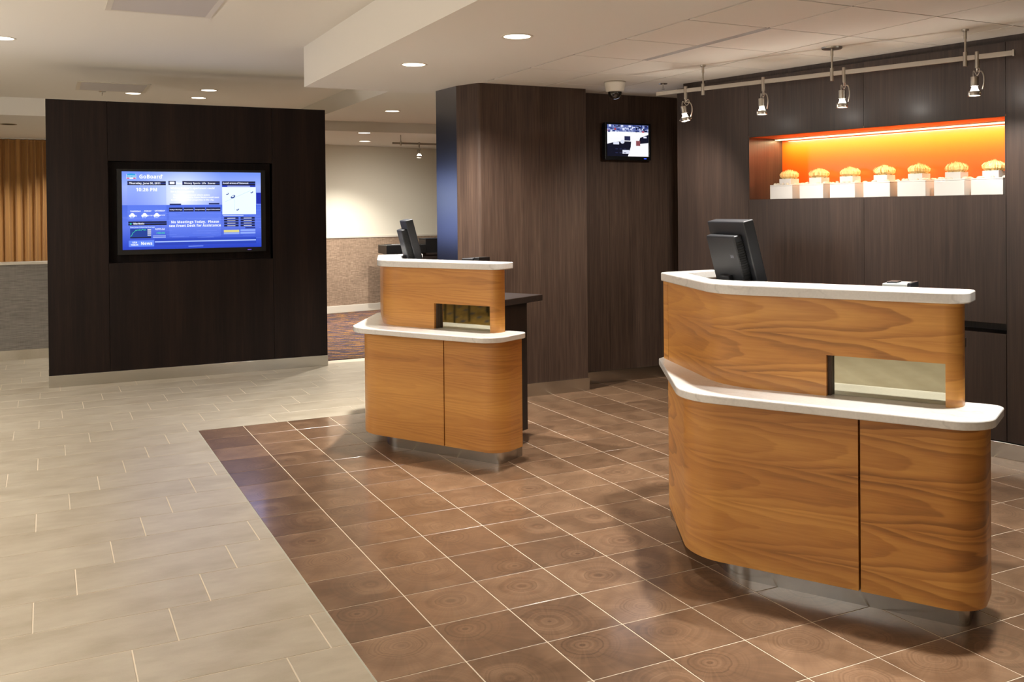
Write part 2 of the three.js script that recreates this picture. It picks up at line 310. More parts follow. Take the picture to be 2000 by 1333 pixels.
// ------------------------------------------------------------------ walls
// freestanding dark media wall
const ZM = -2.33, XA = -0.908, XZ = 1.533, RA = -0.42, RB = 1.018, YA = 1.064, YB = 1.972;
const media = struct('wall_media', 'freestanding dark wood veneer media wall holding the wide blue screen', 'wall');
mesh('core', [box(XA + 0.01, RA, 0.1, 2.48, ZM - 0.4, ZM - 0.022), box(RB, XZ - 0.01, 0.1, 2.48, ZM - 0.4, ZM - 0.022), box(RA, RB, 0.1, YA, ZM - 0.4, ZM - 0.022), box(RA, RB, YB, 2.48, ZM - 0.4, ZM - 0.022), box(RA, RB, YA, YB, ZM - 0.4, ZM - 0.12)], M.wenge, media);
const gp = 0.0025;
for (const [a, b, c, d] of [[XA, RA - gp, 0.105, 2.5], [RB + gp, XZ, 0.105, 2.5], [RA, RB, 0.105, YA - 0.004], [RA, RB, YB + 0.004, 2.5]]) mesh('veneer_panel', rbox(a, b, c, d, ZM - 0.022, ZM, 0.002, 1), M.wenge, media);
mesh('side_panel', [box(XA, XA + 0.01, 0.105, 2.5, ZM - 0.4, ZM - 0.023), box(XZ - 0.01, XZ, 0.105, 2.5, ZM - 0.4, ZM - 0.023), box(XA + 0.011, XZ - 0.011, 2.48, 2.499, ZM - 0.4, ZM - 0.023)], M.wenge, media);
mesh('recess_lining', [box(RA, RB, YA - 0.004, YA, ZM - 0.12, ZM), box(RA, RB, YB, YB + 0.004, ZM - 0.12, ZM), box(RA - gp, RA, YA, YB, ZM - 0.12, ZM), box(RB, RB + gp, YA, YB, ZM - 0.12, ZM)], M.wenge, media);
const baseMedia = struct('baseboard_media', 'brushed metal baseboard along the foot of the dark media wall', 'baseboard');
mesh('strip', [rbox(XA - 0.002, XZ + 0.002, 0, 0.104, ZM - 0.02, ZM + 0.006, 0.002, 1), box(XA - 0.002, XA + 0.01, 0, 0.104, ZM - 0.4, ZM - 0.021), box(XZ - 0.01, XZ + 0.002, 0, 0.104, ZM - 0.4, ZM - 0.021)], M.steel, baseMedia);

// dark column
const CX0 = 1.95, CX1 = 3.088, CZ = 0.04;
const col = struct('wall_column', 'dark veneer column with a glossy metal side between the desks and the far room', 'wall');
mesh('front_panel', ribbon(fillet([[2.03, -0.2], [2.12, 0.04, 0.03], [3.088, 0.04]], 6), 0.1, LO, 0.02), M.columnWood, col);
mesh('side_panel', ribbon([[1.998, -0.563], [2.03, -0.2005]], 0.1, LO, 0.02), std({ color: 0x86868c, metalness: 1, roughness: 0.28 }), col);
mesh('core', slab([[3.087, 0.015], [2.15, 0.015], [2.055, -0.2], [2.02, -0.58], [3.087, -0.58]], 0.1, LO, 0), M.columnWood, col);
const baseCol = struct('baseboard_column', 'brushed metal baseboard around the dark column', 'baseboard');
mesh('strip', [ribbon([[1.985, -0.57], [2.02, -0.195], [2.112, 0.05], [CX1 + 0.01, 0.05]], 0, 0.105, 0.02), box(CX1 - 0.01, CX1 + 0.01, 0, 0.105, -0.17, CZ - 0.021)], M.steel, baseCol);
// recessed back wall with the small screen
const ZB = -0.19;
const back = struct('wall_back', 'dark veneer wall recessed beside the column, carrying the small screen', 'wall');
for (const [a, b] of [[CX1, 3.45], [3.452, 4.06], [4.062, 4.75]]) mesh('veneer_panel', box(a, b, 0.1, LO, ZB - 0.3, ZB), M.columnWood, back);
const baseBack = struct('baseboard_back', 'brushed metal baseboard below the recessed dark wall', 'baseboard');
mesh('strip', rbox(CX1 + 0.011, 4.75, 0, 0.105, ZB - 0.02, ZB + 0.01, 0.002, 1), M.steel, baseBack);

// niche wall (own frame: x along the wall, z out into the room)
const NA = THREE.MathUtils.degToRad(78.4), N0 = [3.616, 0, 0.584];
const toNiche = (s, y, n) => V(N0[0] + s * Math.cos(NA) - n * Math.sin(NA), y, N0[2] + s * Math.sin(NA) + n * Math.cos(NA));
const nw = struct('wall_niche', 'brown striped veneer wall behind the desks with a long lit orange niche', 'wall');
nw.position.set(...N0); nw.rotation.y = -NA;
const q0 = 0.708, q1 = 1.66, q2 = 2.59, qe = 5.6, y0n = 1.562, y1n = 2.024, yc0 = 0.735, yc1 = 0.797, ND = 0.4, TH = 0.55;
for (const [a, b, c, d] of [[0, q0, 0.1, 2.46], [q0, q1, yc1, y0n], [q1, q2, yc1, y0n], [q0, q1, y1n, 2.46], [q1, q2, y1n, 2.46], [q2, 4.1, 0.1, 2.46], [4.1, qe, 0.1, 2.46]])
  mesh('veneer_panel', box(a + (a ? 0.0012 : 0), b - 0.0012, c, d, -0.02, 0), M.zebra, nw);
for (const [a, b] of [[q0, q1], [q1, q2]]) mesh('cabinet_door', box(a + 0.0015, b - 0.003, 0.1, yc0, -0.02, 0), M.zebra, nw);
mesh('top_reveal', box(0.04, qe, 2.462, LO, -TH, -0.03), M.zebra, nw);
mesh('core', [box(0, q0, 0.1, 2.46, -TH, -0.021), box(q2, qe, 0.1, 2.46, -TH, -0.021), box(q0, q2, 0.1, yc0, -TH, -0.021), box(q0, q2, yc0, yc1, -TH, -0.2), box(q0, q2, yc1, y0n - 0.012, -TH, -0.021), box(q0, q2, y1n + 0.012, 2.46, -TH, -0.021), box(q0, q2, y0n - 0.012, y1n + 0.012, -TH, -ND - 0.012)], M.zebra, nw);
mesh('niche_back', box(q0, q2, y0n, y1n, -ND - 0.011, -ND), M.orange, nw);
mesh('niche_side', box(q0 - 0.0005, q0 + 0.006, y0n, y1n, -ND + 0.0005, -0.0005), M.zebra, nw);
mesh('niche_end', box(q2 - 0.006, q2, y0n, y1n, -ND + 0.0005, -0.0005), M.zebra, nw);
mesh('niche_shelf', box(q0, q2, y0n - 0.012, y0n, -ND, -0.0005), M.zebra, nw);
mesh('niche_top', box(q0, q2, y1n, y1n + 0.012, -ND, -0.0005), std({ color: 0xd8722a, roughness: 0.6 }), nw);
const baseNiche = struct('baseboard_niche', 'pale metal baseboard under the striped veneer wall', 'baseboard'); baseNiche.position.set(...N0); baseNiche.rotation.y = -NA;
mesh('strip', rbox(0, qe, 0, 0.095, -0.05, 0.008, 0.002, 1), M.steel, baseNiche);

// half wall, window wall, far room
const half = struct('wall_half', 'low wall with grey woven wallcovering and a pale cap in front of the curtains', 'wall');
mesh('core', box(-9.6, -0.2, 0.1, 0.985, -4.5, -4.35), M.greyLinen, half);
mesh('cap', rbox(-9.6, -0.18, 0.986, 1.012, -4.53, -4.325, 0.003, 1), M.cream2, half);
mesh('stone_base', box(-9.6, -0.19, 0, 0.099, -4.51, -4.338), stoneMats[2], half);
const far = struct('wall_far', 'cream wall of the far room above a woven tan wainscot', 'wall');
const baseFar = struct('baseboard_far', 'white baseboard at the foot of the far room wall', 'baseboard');
for (const g of [far, baseFar]) { g.position.set(2.8, 0, -7.04); g.rotation.y = THREE.MathUtils.degToRad(11.5); }
mesh('plaster', box(-1.7, 3.6, 1.15, LO + 0.01, -0.25, 0), M.cream, far);
mesh('wallcovering', box(-1.7, 3.6, 0.115, 1.12, -0.25, 0.004), M.linen, far);
mesh('chair_rail', rbox(-1.7, 3.6, 1.12, 1.15, -0.25, 0.014, 0.004, 1), M.cream2, far);
mesh('strip', rbox(-1.7, 3.6, 0.006, 0.114, -0.25, 0.016, 0.004, 1), M.cream2, baseFar);
// outer shell of the lobby
const shellL = struct('wall_left', 'plain cream lobby wall', 'wall'); mesh('plaster', box(-9.8, -9.6, 0, UP, -9.2, 9.6), M.cream, shellL);
const shellF = struct('wall_front', 'plain cream lobby wall behind the viewer', 'wall'); mesh('plaster', box(-9.6, 6.2, 0, UP, 9.6, 9.8), M.cream, shellF);
const shellR = struct('wall_right', 'plain cream wall behind the reception back room', 'wall'); mesh('plaster', box(6.2, 6.4, 0, UP, -8.4, 9.6), M.cream, shellR);
const win = struct('window_1', 'dark night window behind the brown curtains', 'window');
mesh('frame', [box(-9.6, 1.2, 0, 0.9, -9.2, -9.05), box(-9.6, 1.2, 2.5, 2.62, -9.2, -9.05), ...[-9.4, -7.8, -6.2, -4.6, -3.0, -1.5, 0].map(x => box(x, x + 0.06, 0.9, 2.5, -9.18, -9.06))], M.charcoal, win);
mesh('pane', box(-9.6, 1.2, 0.9, 2.5, -9.15, -9.14), M.night, win);
const shellB = struct('wall_behind_media', 'cream return wall between window side and far room', 'wall'); mesh('plaster', box(1.0, 1.2, 0, 2.62, -9.2, -7.1), M.cream, shellB);

// ------------------------------------------------------------------ reception desks
const deskRef = [];
function makeDesk(pos, label) {
  const d = thing('reception_desk', label, 'desk', pos, -THREE.MathUtils.degToRad(60.5), 'reception desks');
  const hb = 0.082, h1 = 0.771, h2 = 1.186, hp = 0.738;
  // lower bowed front: left wing, door seam, right round corner
  const low = fillet([[-1.03, -0.563], [-0.676, 0.004, 0.26], [0.412, 0.004, 0.115], [0.405, -0.235]], 16);
  const L = pathLengths(low), total = L[L.length - 1];
  let sAt = 0; for (let i = 1; i < low.length; i++) if (low[i - 1][0] < 0 && low[i][0] >= 0) { sAt = L[i - 1] + (0 - low[i - 1][0]) / (low[i][0] - low[i - 1][0]) * (L[i] - L[i - 1]); break; }
  const fig = label.includes('niche') ? M.cherry : M.cherryPlain;
  mesh('lower_panel', ribbon(cutPath(low, 0, sAt - 0.004), hb, hp, 0.03), fig, d);
  mesh('lower_panel', ribbon(cutPath(low, sAt + 0.004, total), hb, hp, 0.03, sAt + 0.13), fig, d);
  mesh('seam_backing', box(-0.03, 0.03, hb + 0.02, hp, -0.06, -0.045), M.cherryPlain, d);
  mesh('toe_kick', ribbon(fillet([[-1.05, -0.62], [-0.527, -0.075, 0.2], [0.356, -0.075, 0.035], [0.345, -0.32], [0.2, -0.45]], 10), 0, 0.092, 0.03), M.steel, d);
  mesh('bottom_board', slab(fillet([[-1.0, -0.58], [-0.66, -0.03, 0.22], [0.375, -0.03, 0.09], [0.375, -0.24], [0.15, -0.6], [-0.9, -0.6]], 8, true), hb + 0.004, hb + 0.02, 0), M.cherryPlain, d);
  // lower counter
  mesh('lower_counter', slab(fillet([[0.455, -0.235, 0.05], [0.455, 0.125, 0.13], [-0.654, 0.132, 0.24], [-1.102, -0.612, 0.03], [-1.104, -0.70], [-0.98, -0.71], [-0.5, -0.235]], 12, true), hp, h1, 0.005), M.marble, d);
  // upper bowed panel with the pass-through slot
  const up = fillet([[-1.082, -0.628], [-0.556, -0.082, 0.36], [0.33, -0.088, 0.055], [0.33, -0.17]], 16), UL = pathLengths(up), ut = UL[UL.length - 1];
  const arc = x => { for (let i = 1; i < up.length; i++) if (up[i - 1][0] < x && up[i][0] >= x) return UL[i - 1] + (x - up[i - 1][0]) / (up[i][0] - up[i - 1][0]) * (UL[i] - UL[i - 1]); return ut; };
  const a0 = arc(-1.035), a1 = arc(-0.143), a2 = arc(0.279), hs = 0.927, ht = h2 - 0.04;
  mesh('end_panel', ribbon(cutPath(up, 0, a0 - 0.002), h1, ht, 0.045), fig, d);
  mesh('upper_panel', [ribbon(cutPath(up, a0 + 0.001, a1), h1, ht, 0.045, 0.4 + a0), ribbon(cutPath(up, a1, a2), hs, ht, 0.045, 0.4 + a1), ribbon(cutPath(up, a2, ut), h1, ht, 0.045, 0.4 + a2)], fig, d);
  mesh('slot_jamb', [box(-0.143, -0.132, h1, hs, -0.128, -0.102), box(-0.143, 0.279, hs, hs + 0.004, -0.128, -0.118)], M.columnWood, d);
  mesh('mirror', box(-0.132, 0.285, h1 + 0.001, hs, -0.134, -0.128), M.mirror, d);
  mesh('mirror_backing', box(-0.16, 0.30, h1, hs + 0.03, -0.16, -0.1345), M.cherryPlain, d);
  mesh('upper_counter', slab(fillet([[0.36, -0.235, 0.03], [0.36, -0.045, 0.07], [-0.575, -0.042, 0.3], [-1.092, -0.62, 0.02], [-1.092, -0.68, 0.02], [-0.965, -0.945], [-0.925, -0.915], [-1.0, -0.69], [-0.675, -0.29, 0.15], [0.3, -0.24]], 12, true), ht, h2, 0.005), M.marble, d);
  mesh('inner_back', ribbon(cutPath(fillet([[-1.03, -0.66], [-0.60, -0.20, 0.2], [0.30, -0.2]], 10), 0, 1.45), h1, ht, 0.02), M.cabinet, d);
  // staff side
  mesh('cabinet', slab([[0.2, -0.27], [0.2, -0.6], [-0.85, -0.6], [-1.045, -0.62], [-1.04, -0.585], [-0.72, -0.27]], 0.09, 0.909, 0.002), M.cabinet, d);
  mesh('cabinet_toe', slab([[0.17, -0.3], [0.17, -0.55], [-0.8, -0.55], [-1.0, -0.59], [-0.7, -0.3]], 0, 0.089, 0), M.steel, d);
  mesh('work_surface', slab([[0.25, -0.24], [0.25, -0.71], [-0.95, -0.71], [-0.95, -0.6], [-0.62, -0.24]], 0.91, 0.95, 0.003), M.cabinet, d);
  return d;
}
const deskR = makeDesk([1.735, 0, 4.295], 'bowed wood reception desk with bold figured grain in front of the orange niche wall');
const deskL = makeDesk([1.211, 0, 1.532], 'bowed wood reception desk with plain grain beside the dark column');
const onDesk = (d, s, y, n) => d.localToWorld(V(s, y, n));
deskR.updateMatrixWorld(); deskL.updateMatrixWorld();

// ------------------------------------------------------------------ computer monitors on the desks
function letters(draw, w, h) { const c = document.createElement('canvas'); c.width = w; c.height = h; draw(c.getContext('2d'), w, h); const t = new THREE.CanvasTexture(c); t.colorSpace = THREE.SRGBColorSpace; return t; }
const markTex = letters((g, w, h) => { g.fillStyle = '#121419'; g.fillRect(0, 0, w, h); g.fillStyle = '#8f95a6'; g.font = 'bold 44px serif'; g.textAlign = 'center'; g.textBaseline = 'middle'; g.fillText('IBM', w / 2, h / 2); g.fillStyle = '#121419'; for (let y = 0; y < h; y += 6) g.fillRect(0, y, w, 2); }, 128, 64);
function makeMonitor(pos, label) {
  const g = thing('computer_monitor', label, 'monitor', pos, 0, 'computer monitors on the reception desks');
  g.rotation.y = -THREE.MathUtils.degToRad(13);          // local -x is the back of the screen
  const tilt = new THREE.Group(); tilt.name = 'screen_unit'; tilt.position.set(0, 0.13, 0); tilt.rotation.z = THREE.MathUtils.degToRad(14); g.add(tilt);
  mesh('bezel', rbox(-0.022, 0.028, 0.0, 0.37, -0.18, 0.18, 0.006), M.charcoal, tilt);
  mesh('rear_housing', rbox(-0.062, -0.02, 0.03, 0.315, -0.14, 0.14, 0.008), M.charcoal2, tilt);
  mesh('vent_grille', Array.from({ length: 22 }, (_, i) => box(-0.058, -0.022, 0.06 + i * 0.0105, 0.065 + i * 0.0105, 0.139, 0.143)), M.black, tilt);
  mesh('screen', box(0.0281, 0.029, 0.03, 0.345, -0.16, 0.16), M.black, tilt);
  const mk = new THREE.Mesh(new THREE.PlaneGeometry(0.045, 0.0225), std({ map: markTex, roughness: 0.5 })); mk.name = 'maker_mark'; mk.rotation.y = -Math.PI / 2; mk.position.set(-0.0628, 0.225, 0.085); tilt.add(mk);
  mesh('arm', [rbox(-0.085, -0.06, -0.02, 0.14, -0.045, 0.045, 0.006)], M.charcoal, tilt);
  mesh('pivot', (() => { const c = new THREE.CylinderGeometry(0.045, 0.045, 0.1, 24); c.rotateX(Math.PI / 2); c.translate(-0.05, 0.115, 0); return c; })(), M.black, g);
  mesh('stand', [rbox(-0.075, -0.025, 0.012, 0.12, -0.03, 0.03, 0.006), rbox(-0.14, 0.08, 0, 0.016, -0.11, 0.11, 0.006)], M.charcoal, g);
  return g;
}
const monPos = d => { const p = onDesk(d, -0.61, 0.95, -0.5); return [p.x, 0.95, p.z]; };
makeMonitor(monPos(deskR), 'dark computer monitor seen from behind on the desk by the niche wall');
makeMonitor(monPos(deskL), 'dark computer monitor seen edge-on upon the desk beside the column');
{ // small terminals
  const p = onDesk(deskR, 0.03, 0.95, -0.5), t = thing('card_terminal', 'light grey card terminal standing behind the upper counter near the niche wall', 'terminal', [p.x, 0.95, p.z], -THREE.MathUtils.degToRad(60.5));
  mesh('body', rbox(-0.05, 0.045, 0, 0.232, -0.08, 0.06, 0.004), M.grey, t); mesh('side_cover', rbox(0.0455, 0.062, 0, 0.236, -0.08, 0.055, 0.003), M.charcoal2, t); mesh('lid', rbox(-0.04, 0.0, 0.2325, 0.238, -0.06, 0.03, 0.002), M.charcoal, t);
  const q = onDesk(deskL, -0.14, 0.95, -0.5), u = thing('receipt_printer', 'black receipt printer behind the upper counter beside the column', 'printer', [q.x, 0.95, q.z], -THREE.MathUtils.degToRad(60.5));
  mesh('body', rbox(-0.06, 0.03, 0, 0.238, -0.07, 0.06, 0.004), M.charcoal, u); mesh('cover', rbox(0.0305, 0.075, 0, 0.245, -0.07, 0.05, 0.004), M.black, u);
}

// ------------------------------------------------------------------ wide screen on the media wall
const boardTex = letters((g, w, h) => {
  let gr = g.createLinearGradient(0, 0, 0, h * 0.43); gr.addColorStop(0, '#6f90f2'); gr.addColorStop(0.45, '#9db2fb'); gr.addColorStop(1, '#8497ec'); g.fillStyle = gr; g.fillRect(0, 0, w, h * 0.43);
  gr = g.createRadialGradient(w * 0.42, h * 0.33, 10, w * 0.42, h * 0.33, w * 0.33); gr.addColorStop(0, 'rgba(255,255,255,.95)'); gr.addColorStop(0.4, 'rgba(235,245,255,.6)'); gr.addColorStop(1, 'rgba(200,215,255,0)'); g.fillStyle = gr; g.fillRect(0, 0, w, h * 0.43);
  gr = g.createLinearGradient(0, h * 0.43, 0, h); gr.addColorStop(0, '#4a6ae0'); gr.addColorStop(0.5, '#5a74e2'); gr.addColorStop(1, '#2340c0'); g.fillStyle = gr; g.fillRect(0, h * 0.43, w, h * 0.57);
  g.fillStyle = 'rgba(160,180,255,.35)'; for (let i = 0; i < 90; i++) { const y = h * (0.45 + 0.45 * hash(i, 1, 9)); g.fillRect(w * hash(i, 2, 9), y, w * (0.03 + 0.12 * hash(i, 3, 9)), 1 + 2 * hash(i, 4, 9)); }
  g.fillStyle = '#1a2aa8'; g.fillRect(w * 0.965, h * 0.27, w * 0.035, h * 0.15);
  const X = x => (x - 175) / 1650 * w, Y = y => (y - 158) / 925 * h;   // layout read off the screen
  const bar = (x0, y0, x1, y1, c = '#141a3c', line = true) => { g.fillStyle = c; g.fillRect(X(x0), Y(y0), X(x1) - X(x0), Y(y1) - Y(y0)); if (line) { g.fillStyle = '#4a6cf0'; g.fillRect(X(x0), Y((y0 + y1) / 2) - 2, X(x1) - X(x0), 3); } };
  const txt = (s, x, y, px, c = '#fff', font = 'bold', al = 'left') => { g.fillStyle = c; g.font = `${font} ${(px * 0.82).toFixed(1)}px sans-serif`; g.textAlign = al; g.textBaseline = 'middle'; g.fillText(s, X(x), Y(y)); };
  g.fillStyle = 'rgba(120,150,255,.28)'; g.fillRect(X(235), Y(330), X(680) - X(235), Y(730) - Y(330)); g.fillRect(X(710), Y(640), X(1325) - X(710), Y(940) - Y(640));
  g.fillStyle = '#fff'; g.fillRect(X(228), Y(190), X(336) - X(228), Y(246) - Y(190)); g.fillStyle = '#2f9fe0'; g.beginPath(); g.moveTo(X(232), Y(228)); g.lineTo(X(232), Y(192)); g.quadraticCurveTo(X(282), Y(170), X(332), Y(192)); g.lineTo(X(332), Y(228)); g.fill(); g.fillStyle = '#d03a7a'; g.fillRect(X(232), Y(232), X(332) - X(232), Y(244) - Y(232)); g.fillStyle = '#fff'; g.fillRect(X(262), Y(232), X(305) - X(262), Y(244) - Y(232));
  txt('COURTYARD', 282, 214, 12, '#fff', 'bold', 'center');
  txt('GoBoard', 370, 218, 48); txt('®', 625, 203, 18);
  bar(238, 272, 676, 320); txt('Thursday, June 30, 2011', 258, 297, 24);
  txt('10:26 PM', 455, 372, 44, '#fff', 'bold', 'center');
  bar(707, 268, 792, 315); g.fillStyle = '#fff'; g.fillRect(X(722), Y(277), X(778) - X(722), Y(306) - Y(277)); txt('News', 797, 294, 20);
  bar(870, 268, 1318, 315); txt('Money', 890, 293, 22); txt('Sports', 995, 293, 22); txt('Life', 1100, 293, 22); txt('Scores', 1172, 293, 22);
  bar(1345, 268, 1757, 318); txt('Local areas of Interest', 1357, 290, 22); bar(1345, 318, 1757, 338, '#2038b8', false); g.fillStyle = '#dfe8ff'; g.fillRect(X(1410), Y(324), X(1690) - X(1410), 4);
  txt('Whitey Bulger\'s apartment could', 730, 355, 25, 'rgba(255,255,255,.95)'); txt('be a hot property', 730, 395, 25, 'rgba(255,255,255,.95)');
  txt('The former apartment where James', 760, 437, 19); txt('Bulger was found in Santa Monica could soon', 760, 466, 19); txt('be one of the hotter properties in the city.', 735, 497, 19);
  bar(718, 540, 852, 558, '#1c2860', false); bar(1182, 534, 1310, 552, '#1c2860', false);
  [['Today\'s Meetings', 710, 870], ['Local Events', 880, 1000], ['Transportation', 1010, 1138], ['Airport Information', 1148, 1322]].forEach(([s, a, b]) => { bar(a, 588, b, 636, '#171d44'); txt(s, (a + b) / 2, 613, 13, '#fff', 'bold', 'center'); });
  g.fillStyle = '#e9f6ff'; g.fillRect(X(1345), Y(338), X(1762) - X(1345), Y(675) - Y(338)); g.strokeStyle = '#b9d2ea'; g.lineWidth = 2; g.beginPath(); g.moveTo(X(1490), Y(460)); g.lineTo(X(1497), Y(625)); g.moveTo(X(1380), Y(520)); g.lineTo(X(1700), Y(380)); g.stroke();
  g.fillStyle = '#27408c'; for (const [x, y, s] of [[1410, 424, 1], [1478, 458, 1.7], [1713, 403, 1], [1535, 617, 1]]) { g.beginPath(); g.ellipse(X(x), Y(y), 11 * s, 6 * s, -0.5, 0, 7); g.fill(); g.fillStyle = '#e9f6ff'; g.beginPath(); g.ellipse(X(x) - 1, Y(y) - 3, 6 * s, 3 * s, -0.4, 0, 7); g.fill(); g.fillStyle = '#27408c'; }
  txt('THURSDAY', 265, 627, 18); txt('FRIDAY', 423, 626, 18); txt('SATURDAY', 543, 625, 18);
  for (const x of [288, 428, 567]) { g.fillStyle = '#fff'; for (const [dx, dy, r] of [[-14, 4, 9], [0, -4, 13], [12, 3, 9]]) { g.beginPath(); g.arc(X(x) + dx, Y(676) + dy, r, 0, 7); g.fill(); } g.strokeStyle = '#cfe0ff'; g.lineWidth = 3; for (const dx of [-10, 0, 10]) { g.beginPath(); g.moveTo(X(x) + dx, Y(694)); g.lineTo(X(x) + dx - 6, Y(712)); g.stroke(); } }
  txt('76', 318, 684, 16); txt('83°/70°', 455, 681, 15); txt('89°/73°', 597, 680, 15);
  bar(243, 750, 680, 796); g.fillStyle = '#35c9a0'; g.fillRect(X(260), Y(768), 12, 12); txt('Markets', 298, 776, 24); txt('Dow Jones Industrial Average', 262, 818, 15, '#cfe0ff');
  g.fillStyle = '#1b3e96'; g.fillRect(X(262), Y(836), X(498) - X(262), Y(948) - Y(836)); g.strokeStyle = '#46e0a4'; g.lineWidth = 3; g.beginPath(); for (let i = 0; i <= 24; i++) { const x = X(268 + i * 7.4), y = Y(930 - 70 * Math.min(1, i / 8) - 20 * hash(i, 5, 5)); i ? g.lineTo(x, y) : g.moveTo(x, y); } g.stroke();
  g.fillStyle = '#fff'; for (let i = 0; i < 6; i++) g.fillRect(X(458), Y(842 + i * 14), 26, 4); g.fillStyle = '#141a3c'; g.fillRect(X(262), Y(934), X(498) - X(262), 9);
  txt('12773.52', 600, 845, 21, '#fff', 'bold', 'center'); txt('+133.93', 607, 891, 21, '#3fe0a0', 'bold', 'center'); g.fillStyle = '#cfe0ff'; g.fillRect(X(520), Y(922), X(668) - X(520), 4); g.fillRect(X(520), Y(937), X(668) - X(520), 4);
  txt('No Meetings Today.  Please', 1017, 763, 33, '#fff', 'bold', 'center'); txt('see Front Desk for Assistance', 1017, 808, 33, '#fff', 'bold', 'center');
  g.fillStyle = '#dfe8ff'; g.fillRect(X(1355), Y(687), X(1605) - X(1355), 4);
  for (let r = 0; r < 4; r++) for (let c = 0; c < 2; c++) { const a = c ? 1568 : 1365, b = c ? 1745 : 1543; bar(a, 710 + r * 31, b, 732 + r * 31, '#161d4a', false); g.fillStyle = '#eef'; g.fillRect(X((a + b) / 2 - 50), Y(719 + r * 31), X(100) - X(0), 4); }
  bar(1625, 836, 1750, 850, '#24307c', false); bar(1360, 865, 1550, 897, '#d8cf8a', false); bar(1360, 899, 1550, 920, '#8ea8f6', false); bar(1565, 862, 1752, 885, '#8ea8f6', false); bar(1565, 893, 1752, 916, '#8ea8f6', false);
  bar(245, 975, 533, 1048, '#5f86f4', false); txt('USA', 285, 999, 22); txt('TODAY.', 267, 1028, 20); txt('News', 380, 1010, 38);
  gr = g.createLinearGradient(0, Y(955), 0, Y(1040)); gr.addColorStop(0, '#2b49c4'); gr.addColorStop(1, '#2440b4'); g.fillStyle = gr; g.fillRect(X(540), Y(958), X(1760) - X(540), Y(1036) - Y(958)); g.fillStyle = '#a9c2ff'; g.fillRect(X(542), Y(988), X(1757) - X(542), 9); g.fillStyle = '#7f9bf2'; g.fillRect(X(932), Y(1052), X(1110) - X(932), 5);
}, 1024, 574);
{
  const t = thing('television', 'wide black-framed screen showing a blue lobby notice board', 'television', [0.302, 1.135, ZM]);
  const w = 0.65, h = 0.768, sx = 0.609, sb = 0.044, st = 0.747;
  mesh('bezel', [box(-w, w, 0, sb, -0.05, -0.012), box(-w, w, st, h, -0.05, -0.012), box(-w, -sx, sb, st, -0.05, -0.012), box(sx, w, sb, st, -0.05, -0.012)], M.black, t);
  mesh('rear_case', box(-w + 0.01, w - 0.01, 0.01, h - 0.01, -0.1, -0.05), M.blackMatte, t);
  const s = new THREE.Mesh(new THREE.PlaneGeometry(2 * sx, st - sb), std({ color: 0x000000, emissive: 0xffffff, emissiveMap: boardTex, emissiveIntensity: 1.15, roughness: 0.3 })); s.name = 'screen'; s.position.set(0, (sb + st) / 2, -0.018); t.add(s);
  mesh('power_light', box(0.48, 0.515, 0.018, 0.024, -0.012, -0.0112), std({ color: 0x8060ff, emissive: 0x8060ff, emissiveIntensity: 0.5 }), t);
  const l = new THREE.RectAreaLight(new THREE.Color(0.45, 0.58, 1), 1.3, 2 * sx, st - sb); l.position.set(0.302, 1.135 + (sb + st) / 2, ZM - 0.012); l.rotation.y = Math.PI; scene.add(l);
}
// ------------------------------------------------------------------ small surveillance screen
const cctvTex = letters((g, w, h) => {
  g.fillStyle = '#fbfbff'; g.fillRect(0, 0, w, h);
  g.fillStyle = '#5c6aa8'; g.fillRect(0, 0, w, h * 0.22);
  for (let i = 0; i < 90; i++) { const a = hash(i, 1, 3), b = hash(i, 2, 3); g.fillStyle = ['#10142e', '#2c3a78', '#dfe6ff', '#8a97c8', '#b04050'][Math.floor(hash(i, 3, 3) * 4.15)]; g.fillRect(a * w, b * h * 0.2, w * (0.02 + 0.05 * hash(i, 4, 3)), h * (0.02 + 0.06 * hash(i, 5, 3))); }
  g.fillStyle = '#fdfdff'; g.beginPath(); g.moveTo(0, h * 0.25); g.quadraticCurveTo(w * 0.5, h * 0.2, w, h * 0.24); g.lineTo(w, h * 0.4); g.lineTo(0, h * 0.4); g.fill();
  g.fillStyle = '#0a0c20'; g.beginPath(); g.moveTo(0, h * 0.62); g.quadraticCurveTo(w * 0.3, h * 0.5, w * 0.58, h * 0.53); g.lineTo(w * 0.57, h * 0.7); g.lineTo(w * 0.5, h); g.lineTo(0, h); g.fill();
  g.fillStyle = '#23264a'; g.fillRect(w * 0.42, h * 0.36, w * 0.14, h * 0.14); g.fillStyle = '#dfe3f4'; g.fillRect(w * 0.37, h * 0.8, w * 0.17, h * 0.12); g.fillRect(w * 0.15, h * 0.55, w * 0.14, h * 0.08); g.beginPath(); g.arc(w * 0.37, h * 0.54, w * 0.05, 0, 7); g.fill();
  g.fillStyle = '#0d1026'; g.beginPath(); g.moveTo(w, h * 0.3); g.lineTo(w * 0.8, h * 0.4); g.lineTo(w * 0.76, h * 0.6); g.lineTo(w, h * 0.56); g.fill(); g.fillStyle = '#8a4a50'; g.fillRect(w * 0.7, h * 0.5, w * 0.1, h * 0.16); g.fillStyle = '#2a2e58'; for (let i = 0; i < 6; i++) g.fillRect(w * (0.2 + 0.1 * (i % 3)), h * (0.76 + 0.12 * Math.floor(i / 3)), w * 0.06, h * 0.02);
  g.fillStyle = '#e8ecff'; g.fillRect(w * 0.88, h * 0.36, w * 0.08, h * 0.05);
}, 256, 208);
